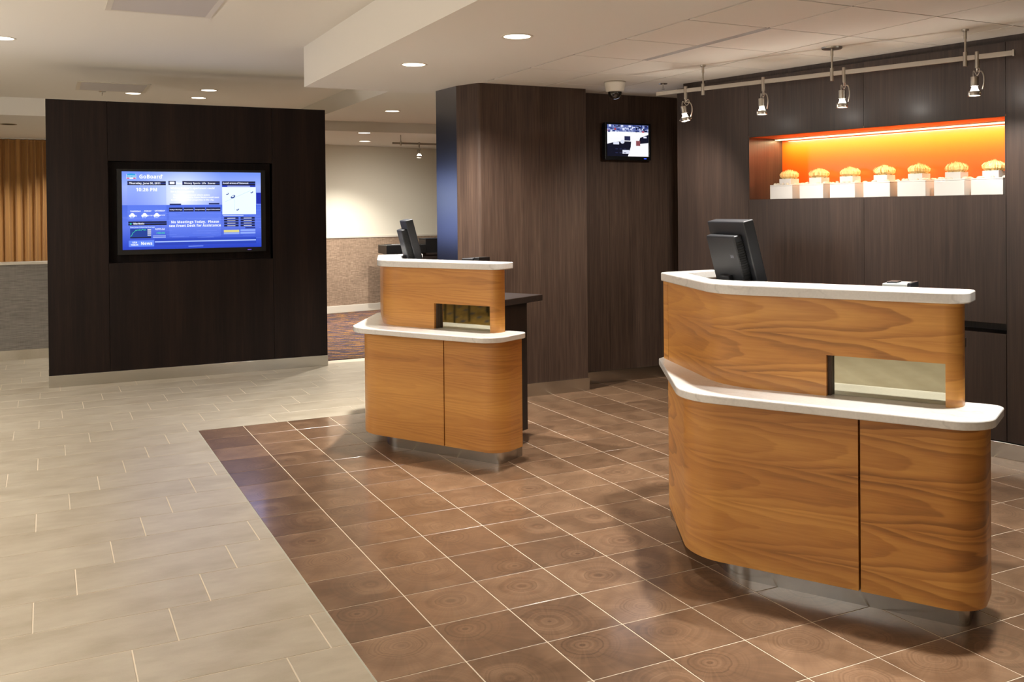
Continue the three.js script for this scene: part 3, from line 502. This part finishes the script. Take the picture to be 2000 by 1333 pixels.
{
  const t = thing('security_monitor', 'small black screen showing a security camera view, high on the dark recessed wall', 'monitor', [3.588, 1.925, ZB]);
  mesh('bezel', [rbox(-0.234, 0.234, 0, 0.034, 0.06, 0.1, 0.004, 1), rbox(-0.234, 0.234, 0.305, 0.322, 0.06, 0.1, 0.004, 1), rbox(-0.234, -0.212, 0.03, 0.31, 0.06, 0.1, 0.004, 1), rbox(0.212, 0.234, 0.03, 0.31, 0.06, 0.1, 0.004, 1)], M.black, t);
  mesh('rear_case', rbox(-0.225, 0.225, 0.01, 0.315, 0.03, 0.085, 0.006, 1), M.black, t);
  mesh('wall_bracket', box(-0.06, 0.06, 0.1, 0.22, 0, 0.03), M.blackMatte, t);
  const s = new THREE.Mesh(new THREE.PlaneGeometry(0.424, 0.272), std({ color: 0x000000, emissive: 0xffffff, emissiveMap: cctvTex, emissiveIntensity: 1.05 })); s.name = 'screen'; s.position.set(0, 0.17, 0.0905); t.add(s);
  mesh('power_light', box(0.16, 0.185, 0.012, 0.018, 0.1, 0.1008), M.blueLed, t);
  const l = new THREE.RectAreaLight(new THREE.Color(0.75, 0.82, 1), 1.0, 0.42, 0.27); l.position.set(3.588, 2.095, ZB + 0.104); l.rotation.y = Math.PI; scene.add(l);
}

// ------------------------------------------------------------------ planters in the niche
function petalGeo(r, h, bulge, tilt) {      // slim petal: rises from the base, bows outwards, tip turns in
  const pts = [], w = 0.0052; for (let i = 0; i <= 3; i++) { const t = i / 3; pts.push([r + bulge * Math.sin(t * 2.9) + tilt * t, h * t, w * (i === 3 ? 0.25 : 1 - 0.25 * t)]); }
  const P = []; for (let i = 0; i < 3; i++) { const [x0, y0, w0] = pts[i], [x1, y1, w1] = pts[i + 1]; for (const [ax, bx] of [[-1, 0], [0, 1]]) { const A = k => [k[0] + (ax === 0 ? w : 0) * 0.5, k[1]]; const q = (p, sgn) => [p[0] + (sgn === 0 ? 0.002 : 0), p[1], p[2] * sgn]; const a = q([x0, y0, w0], ax), b2 = q([x0, y0, w0], bx), c = q([x1, y1, w1], bx), d = q([x1, y1, w1], ax); P.push(...a, ...d, ...c, ...a, ...c, ...b2); } }
  const g = new THREE.BufferGeometry(); g.setAttribute('position', new THREE.Float32BufferAttribute(P, 3)); g.setAttribute('uv', new THREE.Float32BufferAttribute(new Float32Array(P.length / 3 * 2), 2)); g.computeVertexNormals(); return g;
}
function bloom(k) {
  const out = []; seed = 900 + k;
  for (let ringN = 0; ringN < 6; ringN++) { const n = [7, 14, 22, 28, 32, 34][ringN], r = 0.004 + ringN * 0.0078;
    for (let i = 0; i < n; i++) { const g = petalGeo(r * rr(0.9, 1.08), rr(0.062, 0.074) - ringN * 0.0035, 0.004 + ringN * 0.0042, rr(-0.004, 0.004)); g.rotateY(i / n * Math.PI * 2 + rr(-0.1, 0.1) + ringN); out.push(g); } }
  return merge(out);
}
const pebbleGeo = (() => { const g = new THREE.SphereGeometry(1, 12, 8); return g; })();
const where = ['next to the dark side of the niche', 'second from the dark niche side', 'third from the dark niche side', 'in the middle of the niche row', 'third from the bare niche end', 'second from the bare niche end', 'against the bare niche end'];
[0.875, 1.13, 1.377, 1.634, 1.879, 2.128, 2.362].forEach((s, k) => {
  const p = toNiche(s + 0.1, y0n, -0.125), t = thing('flower_planter', 'white stacked planter with yellow bloom, ' + where[k], 'planter', [p.x, y0n, p.z], -NA, 'planters in the lit niche');
  mesh('lower_pot', [rbox(-0.097, 0.097, 0, 0.094, -0.097, 0.097, 0.003, 1), rbox(-0.097, 0.097, 0.094, 0.103, 0.09, 0.097, 0.002, 1), rbox(-0.097, 0.097, 0.094, 0.103, -0.097, -0.09, 0.002, 1), rbox(-0.097, -0.09, 0.094, 0.103, -0.09, 0.09, 0.002, 1), rbox(0.09, 0.097, 0.094, 0.103, -0.09, 0.09, 0.002, 1)], M.pot, t);
  mesh('upper_pot', rbox(-0.05, 0.05, 0.0945, 0.148, -0.05, 0.05, 0.003, 1), M.pot, t);
  seed = 100 + k;
  for (let i = 0; i < 12; i++) {
    const side = i % 4, u = rr(-0.075, 0.075), r = 0.07, [x, z] = side === 0 ? [u, r] : side === 1 ? [r, u] : side === 2 ? [u, -r] : [-r, u];
    const g = pebbleGeo.clone(); g.scale(rr(0.012, 0.02), rr(0.009, 0.014), rr(0.011, 0.018)); g.rotateY(rnd() * 3); g.translate(x, 0.105, z); mesh('pebble', g, M.pebble, t);
  }
  const b = mesh('bloom', bloom(k), M.petal, t); b.position.set(0, 0.146, 0); b.rotation.y = k * 1.3;
  mesh('foliage', Array.from({ length: 8 }, (_, i) => { const g = new THREE.ConeGeometry(0.008, 0.04, 4); g.rotateZ(1.25); g.translate(0.03, 0.153, 0); g.rotateY(i * 0.785); return g; }), M.leaf, t);
});
{ // warm light strip under the niche top
  const t = thing('led_strip', 'glowing warm light strip along the top of the orange niche', 'light', [N0[0], y1n, N0[2]], -NA);
  mesh('channel', box(q0 + 0.01, q2 - 0.01, -0.006, 0, -0.36, -0.30), M.cream2, t);
  mesh('diffuser', box(q0 + 0.01, q2 - 0.01, -0.012, -0.006, -0.355, -0.305), M.led, t);
  const l = new THREE.RectAreaLight(new THREE.Color(1, 0.78, 0.42), 80, q2 - q0 - 0.04, 0.045); const p = toNiche((q0 + q2) / 2, y1n - 0.014, -0.33); l.position.copy(p); l.rotation.order = 'YXZ'; l.rotation.set(-Math.PI / 2, -NA, 0); scene.add(l);
}

// ------------------------------------------------------------------ lights
function spot(pos, dir, I, color, angle, pen, rad) {
  const l = new THREE.SpotLight(color, I, 0, angle, pen, 2); l.position.copy(pos); l.target.position.copy(pos.clone().add(dir)); l.castShadow = true; l.shadow.radius = rad; l.shadow.mapSize.set(1024, 1024); scene.add(l, l.target);
}
const trimGeo = lathe([[0.076, 0.004], [0.08, -0.004], [0.092, -0.004], [0.095, 0.0], [0.095, 0.004]]), lensGeo = (() => { const g = new THREE.CircleGeometry(0.0775, 32); g.rotateX(Math.PI / 2); return g; })();
function downlight(x, y, z, label, group, I = DOWN_I, angle = 1.0, aim = V(0, -1, 0)) {
  const t = thing('downlight', label, 'downlight', [x, y, z], 0, group);
  mesh('trim_ring', trimGeo, M.cream2, t); const ln = mesh('lens', lensGeo, M.lens, t); ln.position.y = -0.0015; ln.castShadow = false;
  spot(V(x, y - 0.012, z), aim, I, WARM, angle, angle < 1 ? 0.6 : 0.9, 2.2);
}
downlight(1.526, LO, 1.924, 'round recessed downlight in the soffit, facing the slot diffuser', 'soffit downlights', SOFFIT_I, 0.8);
downlight(1.34, LO, 0.706, 'round recessed downlight in the soffit, next to the dark column', 'soffit downlights', SOFFIT_I * 1.9, 0.95, V(0.25, -1, -0.25));
downlight(1.87, LO, 3.48, 'round recessed downlight in the soffit, straight above the figured desk', 'soffit downlights', SOFFIT_I, 0.8);
downlight(2.03, LO, 4.69, 'round recessed downlight in the soffit, past the free end of the figured desk', 'soffit downlights', SOFFIT_I, 0.8);
downlight(-0.049, UP, -4.333, 'round downlight beside the ceiling air grille over the media wall', 'downlights behind the media wall');
downlight(0.655, UP, -4.492, 'round downlight of the pair above the media wall, farther one', 'downlights behind the media wall');
downlight(0.659, UP, -3.758, 'round downlight of the pair above the media wall, closer one', 'downlights behind the media wall');
downlight(2.577, 2.635, -3.374, 'round downlight of the far room closest to the column', 'far room downlights', FAR_I);
downlight(2.707, LO + 0.01, -4.85, 'round downlight in the middle of the far room ceiling', 'far room downlights', FAR_I);
downlight(3.132, LO + 0.01, -6.2, 'round downlight of the far room closest to its cream wall', 'far room downlights', FAR_I);
for (const [x, z] of [[-1.19, -1.25], [-1.5, 1.0], [-1.5, 3.4], [-1.5, 5.8], [-3.8, -1.4], [-3.8, 1.0], [-3.8, 3.4], [-3.8, 5.8], [-3.8, 8.2], [-1.5, 8.2], [0.4, 8.2], [-6.4, -1.4], [-6.4, 1.8], [-6.4, 5.0]]) downlight(x, UP, z, 'round recessed downlight in the high lobby ceiling, grid extended unseen for fill', 'lobby downlights');  // first sits at the frame edge; the unseen rest are added as lobby fill

downlight(-1.9, 2.62, -8.0, 'round downlight added unseen to brighten the curtain, window corner side', 'curtain downlights', 17); downlight(-0.7, 2.62, -8.0, 'round downlight added unseen to brighten the curtain, media wall side', 'curtain downlights', 17);  // both are added out of view to brighten the curtain cloth
// globe lamps added out of frame to the left, fill for ceiling and desks
for (const [z, w] of [[-1.0, 'nearest the window side'], [2.0, 'in the middle of the lounge'], [5.0, 'nearest the lounge front wall']]) {
  const t = thing('added_fill_globe', 'unseen opal globe lamp added to fill the lobby with light, ' + w, 'fill lamp', [-3.0, 1.75, z], 0, 'added fill globes');
  mesh('globe', new THREE.SphereGeometry(0.16, 28, 18), std({ color: 0xffffff, emissive: 0xffe2c0, emissiveIntensity: 3 }), t).castShadow = false;
  mesh('cord', cyl(0, 0.15, UP - 1.75, 0, 0.004), M.black, t); mesh('canopy', cyl(0, UP - 1.75 - 0.02, UP - 1.75, 0, 0.05), M.nickel, t);
  const l = new THREE.PointLight(WARM, FILL_GLOBE_I, 0, 2); l.position.set(-3.0, 1.75, z); l.castShadow = true; l.shadow.radius = 7.5; scene.add(l);
}

// track with four spotlights
{
  const A = V(3.063, 2.335, 1.097), B = V(3.84, 2.335, 3.388), dir = B.clone().sub(A).normalize(), ang = -Math.atan2(dir.z, dir.x), len = A.distanceTo(B);
  const t = thing('track_rail', 'brushed nickel lighting rail hung along the orange niche wall', 'light track', [A.x, 2.335, A.z], ang);
  mesh('rail', rbox(0, len, -0.014, 0.014, -0.006, 0.006, 0.002, 1), M.nickel, t);
  mesh('end_cap', rbox(len - 0.004, len + 0.008, -0.018, 0.018, -0.008, 0.008, 0.002, 1), M.nickel, t);
  [[0.402, 0.014], [1.36, 0.046], [2.166, 0.014]].forEach(([x, r]) => {
    mesh('stem', [cyl(x, -0.045, 0.035, 0, 0.0125), cyl(x, 0.03, 0.165, 0, 0.006), cyl(x, 0.11, 0.155, 0, 0.009)], M.nickel, t);
    mesh('canopy', cyl(x, 0.155, 0.165, 0, r * 1.35, r * 1.4, 28), M.nickel, t);
  });
  const hs = [[0.255, 'at the end by the dark recessed wall', 0.35], [0.875, 'second from the dark recessed wall', 0.05], [1.44, 'beside the round canopy', 0.0], [2.23, 'at the free end of the rail', 0.0]];
  hs.forEach(([x, w, tilt], k) => {
    const p = A.clone().addScaledVector(dir, x);
    const s = thing('track_spotlight', 'nickel halogen spotlight on the niche wall rail, ' + w, 'spotlight', [p.x, 2.335, p.z], ang + (k === 0 ? 0.5 : -0.35), 'spotlights on the niche wall rail');
    mesh('connector', [cyl(0, -0.062, 0.03, 0, 0.0125), cyl(0, -0.085, -0.06, 0, 0.007)], M.nickel, s);
    mesh('yoke', tube([[0.0, -0.08, 0], [0.028, -0.085, 0], [0.042, -0.11, 0], [0.044, -0.15, 0], [0.036, -0.185, 0]], 0.004, 24, 6), M.nickel, s);
    mesh('cable_loop', tube([[0.0, -0.075, 0.004], [0.02, -0.065, 0.012], [0.026, -0.085, 0.014], [0.008, -0.105, 0.01], [-0.01, -0.085, 0.006], [-0.02, -0.075, 0.004], [-0.026, -0.1, 0.0], [-0.022, -0.12, 0]], 0.0028, 40, 6), M.nickel, s);
    const h = new THREE.Group(); h.name = 'lamp_head'; h.position.set(-0.018, -0.11, 0); h.rotation.z = tilt * 0.5; s.add(h);
    mesh('housing', cyl(0, -0.052, 0.0, 0, 0.0215, 0.0215, 24), M.nickel, h);
    mesh('ring', lathe([[0.03, -0.106], [0.034, -0.106], [0.034, -0.082], [0.03, -0.082], [0.03, -0.106]]), M.nickel, h);
    mesh('bulb', lathe([[0.0, -0.05], [0.014, -0.052], [0.019, -0.07], [0.028, -0.09], [0.028, -0.098], [0, -0.098]], 20), M.bulb, h).castShadow = false;
    for (const q of [-1, 1]) { const g = new THREE.SphereGeometry(0.006, 8, 6); g.translate(q * 0.038, -0.094, 0); mesh('screw', g, M.nickel, h); }
    const lp = V(p.x, 2.335 - 0.225, p.z);
    const aim = [V(0.5, -1, -1.1), V(0.34, -1, -0.07), V(0.34, -1, -0.07), V(0.34, -1, -0.07)][k];
    const leak = new THREE.PointLight(HALO, SPILL_I, 0, 2); leak.position.set(p.x - 0.018 * Math.cos(ang), 2.335 - 0.185, p.z + 0.018 * Math.sin(ang)); leak.castShadow = true; leak.shadow.radius = 0.7; scene.add(leak);
    spot(lp, aim, k ? TRACK_I : TRACK_I * 1.6, HALO, k ? 1.0 : 0.85, 0.8, 1.2);
  });
}
// far room track
{
  const t = thing('track_rail', 'short bronze lighting rail hung under the far room ceiling', 'light track', [3.13, 2.4, -5.0], 0);
  mesh('rail', rbox(0, 1.5, -0.013, 0.013, -0.005, 0.005, 0.002, 1), M.nickel, t); mesh('stem', [cyl(0.115, -0.03, 0.03, 0, 0.011), cyl(0.115, 0.03, 0.11, 0, 0.006)], M.nickel, t);
  const s = thing('track_spotlight', 'tiny lit halogen spotlight on the far room rail', 'spotlight', [3.5, 2.4, -5.0], 0);
  mesh('connector', cyl(0, -0.05, 0.02, 0, 0.011), M.nickel, s); mesh('cable_loop', tube([[0, -0.05, 0], [0.015, -0.06, 0], [0.018, -0.08, 0], [0.005, -0.09, 0], [-0.008, -0.075, 0]], 0.003, 20, 6), M.nickel, s);
  mesh('housing', cyl(-0.01, -0.13, -0.08, 0, 0.018), M.nickel, s); mesh('bulb', lathe([[0, -0.13], [0.016, -0.135], [0.03, -0.155], [0.03, -0.165], [0, -0.165]], 18), M.bulb, s).castShadow = false; mesh('ring', lathe([[0.031, -0.185], [0.036, -0.18], [0.036, -0.16], [0.031, -0.16]]), M.nickel, s);
  spot(V(3.49, 2.205, -5.0), V(0.0, -1, -1.0), 16, HALO, 1.0, 0.9, 1.2);
}
// dim downlight over the curtain
{ const t = thing('downlight', 'unlit brass-rimmed downlight in the low ceiling before the curtains', 'downlight', [-1.31, 2.62, -6.4]); mesh('trim_ring', trimGeo, std({ color: 0x8a7440, metalness: 1, roughness: 0.4 }), t); mesh('lens', lensGeo, M.slot, t).position.y = -0.001; }

// ------------------------------------------------------------------ ceiling fittings
function grille(label, x0, x1, z0, z1, y) {
  const t = thing('air_grille', label, 'vent', [(x0 + x1) / 2, y, (z0 + z1) / 2]), a = (x1 - x0) / 2, b = (z1 - z0) / 2;
  mesh('frame', [box(-a, a, -0.008, 0, -b, -b + 0.035), box(-a, a, -0.008, 0, b - 0.035, b), box(-a, -a + 0.035, -0.008, 0, -b + 0.035, b - 0.035), box(a - 0.035, a, -0.008, 0, -b + 0.035, b - 0.035)], M.cream2, t);
  const n = Math.round((2 * b - 0.07) / 0.014);
  for (let i = 0; i < n; i++) { const z = -b + 0.035 + 0.014 * i; mesh('slat', box(-a + 0.035, a - 0.035, -0.007, -0.001, z + 0.002, z + 0.0115), M.grille, t); }
  mesh('duct', box(-a + 0.03, a - 0.03, -0.0008, 0, -b + 0.03, b - 0.03), M.duct, t);
}
grille('grey slatted air grille in the high ceiling in front of the media wall', -0.56, 0.09, 0.15, 0.78, UP);
grille('grey slatted air grille in the ceiling above the media wall', -0.62, 0.06, -4.2, -3.5, UP);
{ const t = thing('slot_diffuser', 'long dark linear air slot in the tiled ceiling', 'vent', [2.70, LO, 2.1]);
  mesh('slot', box(-0.018, 0.018, 0.004, 0.012, -0.61, 0.61), M.slot, t); mesh('flange', [box(-0.022, -0.017, -0.003, 0.012, -0.612, 0.612), box(0.017, 0.022, -0.003, 0.012, -0.612, 0.612), box(-0.002, 0.002, -0.002, 0.01, -0.61, 0.61)], M.grille, t); }
{ const t = thing('dome_camera', 'beige dome security camera with dark glass under the tiled ceiling', 'camera', [3.084, LO, 0.501]);
  mesh('housing', lathe([[0, 0], [0.085, 0], [0.084, -0.015], [0.07, -0.075], [0.056, -0.08], [0, -0.08]], 36), M.cream2, t);
  mesh('dome', (() => { const g = new THREE.SphereGeometry(0.056, 28, 14, 0, Math.PI * 2, Math.PI / 2, Math.PI / 2); g.scale(1, 1.02, 1); g.translate(0, -0.08, 0); return g; })(), M.dome, t); }
function sprinkler(label, x, y, z) { const t = thing('fire_sprinkler', label, 'sprinkler', [x, y, z]); mesh('escutcheon', lathe([[0, 0], [0.036, 0], [0.034, -0.006], [0.012, -0.008], [0, -0.008]], 24), M.chrome, t); mesh('stem', [cyl(0, -0.035, -0.006, 0, 0.007), cyl(0, -0.044, -0.035, 0, 0.004)], M.chrome, t); mesh('deflector', cyl(0, -0.047, -0.044, 0, 0.013), M.chrome, t); }
sprinkler('chrome fire sprinkler beside the dome camera', 3.488, LO, 0.574);
sprinkler('chrome fire sprinkler beside the ceiling grille above the media wall', -0.358, UP, -4.29);

// ------------------------------------------------------------------ curtains
function curtain(x0, x1, z, label) {
  const n = Math.round((x1 - x0) / 0.012), path = []; for (let i = 0; i <= n; i++) { const x = x0 + (x1 - x0) * i / n; path.push([x, z + 0.045 * Math.sin(x * 58 + Math.sin(x * 7) * 1.2) + 0.015 * Math.sin(x * 131)]); }
  const t = thing('curtain', label, 'curtain', [0, 0, 0], 0, 'brown window curtains');
  mesh('cloth', ribbon(path, 0.02, 2.56, 0.002), M.curtain, t); mesh('heading', ribbon(path.map(([x, q]) => [x, z + (q - z) * 0.8]), 2.561, 2.60, 0.004), M.curtain, t);
}
curtain(-3.6, -2.05, -8.7, 'brown sheer curtain gathered in deep folds, window corner side'); curtain(-2.03, -0.3, -8.7, 'brown sheer curtain gathered in deep folds, media wall side');
{ const t = thing('curtain_rod', 'slim white curtain track above the brown curtains', 'curtain rod', [-1.6, 2.605, -8.7]); mesh('track', box(-1.5, 1.4, 0, 0.014, -0.02, 0.02), M.cream2, t); }

// ------------------------------------------------------------------ far room furniture
{
  const c = thing('credenza', 'dark brown low cabinet standing against the far room wall', 'cabinet', [4.3, 0.006, -6.6]);
  mesh('body', rbox(-0.66, 0.9, 0.06, 0.86, -0.3, 0.25, 0.004, 1), M.cabinet, c); mesh('top', rbox(-0.68, 0.93, 0.861, 0.89, -0.32, 0.27, 0.004, 1), M.cabinet, c); mesh('plinth', box(-0.62, 0.85, 0, 0.06, -0.28, 0.22), M.cabinet, c);
  const p = thing('printer', 'flat black printer with papers on the dark far room cabinet', 'printer', [3.8, 0.896, -6.5]); mesh('body', rbox(-0.33, 0.28, 0, 0.125, -0.2, 0.2, 0.008), M.black, p); mesh('tray', rbox(-0.25, 0.2, 0.126, 0.132, -0.15, 0.18, 0.002, 1), M.charcoal, p);
  const pp = thing('paper_sheet', 'loose white paper sheet on the black printer', 'paper', [3.7, 1.029, -6.45], 0.4); mesh('sheet', box(-0.1, 0.1, 0, 0.004, -0.03, 0.03), M.pot, pp);
  const b = thing('file_box', 'tall black box beside the printer in the far room', 'box', [4.25, 0.896, -6.5]); mesh('body', rbox(-0.16, 0.2, 0, 0.2, -0.15, 0.15, 0.006), M.black, b); mesh('lid', rbox(-0.165, 0.205, 0.201, 0.215, -0.155, 0.155, 0.004), M.charcoal, b);
}
// ------------------------------------------------------------------ lounge chairs seen in the desk mirrors
for (const [x, z, ry, l] of [[-5.6, 0.35, 0.4, 'black slim-legged chair on the gold carpet, turned to the desks'], [-6.6, 0.75, 2.2, 'black slim-legged chair on the gold carpet, turned to the lounge wall']]) {
  const t = thing('side_chair', l, 'chair', [x, 0.006, z], ry, 'black chairs on the lounge carpet');
  mesh('seat', rbox(-0.22, 0.22, 0.43, 0.47, -0.22, 0.22, 0.012), M.charcoal2, t); mesh('backrest', rbox(-0.21, -0.18, 0.62, 0.88, -0.21, 0.21, 0.01), M.charcoal2, t);
  for (const [a, b] of [[-1, -1], [-1, 1], [1, -1], [1, 1]]) mesh('leg', cyl(a * 0.19, 0, a < 0 ? 0.86 : 0.43, b * 0.19, 0.014, 0.018, 12), M.black, t);
}
renderer.render(scene, camera);
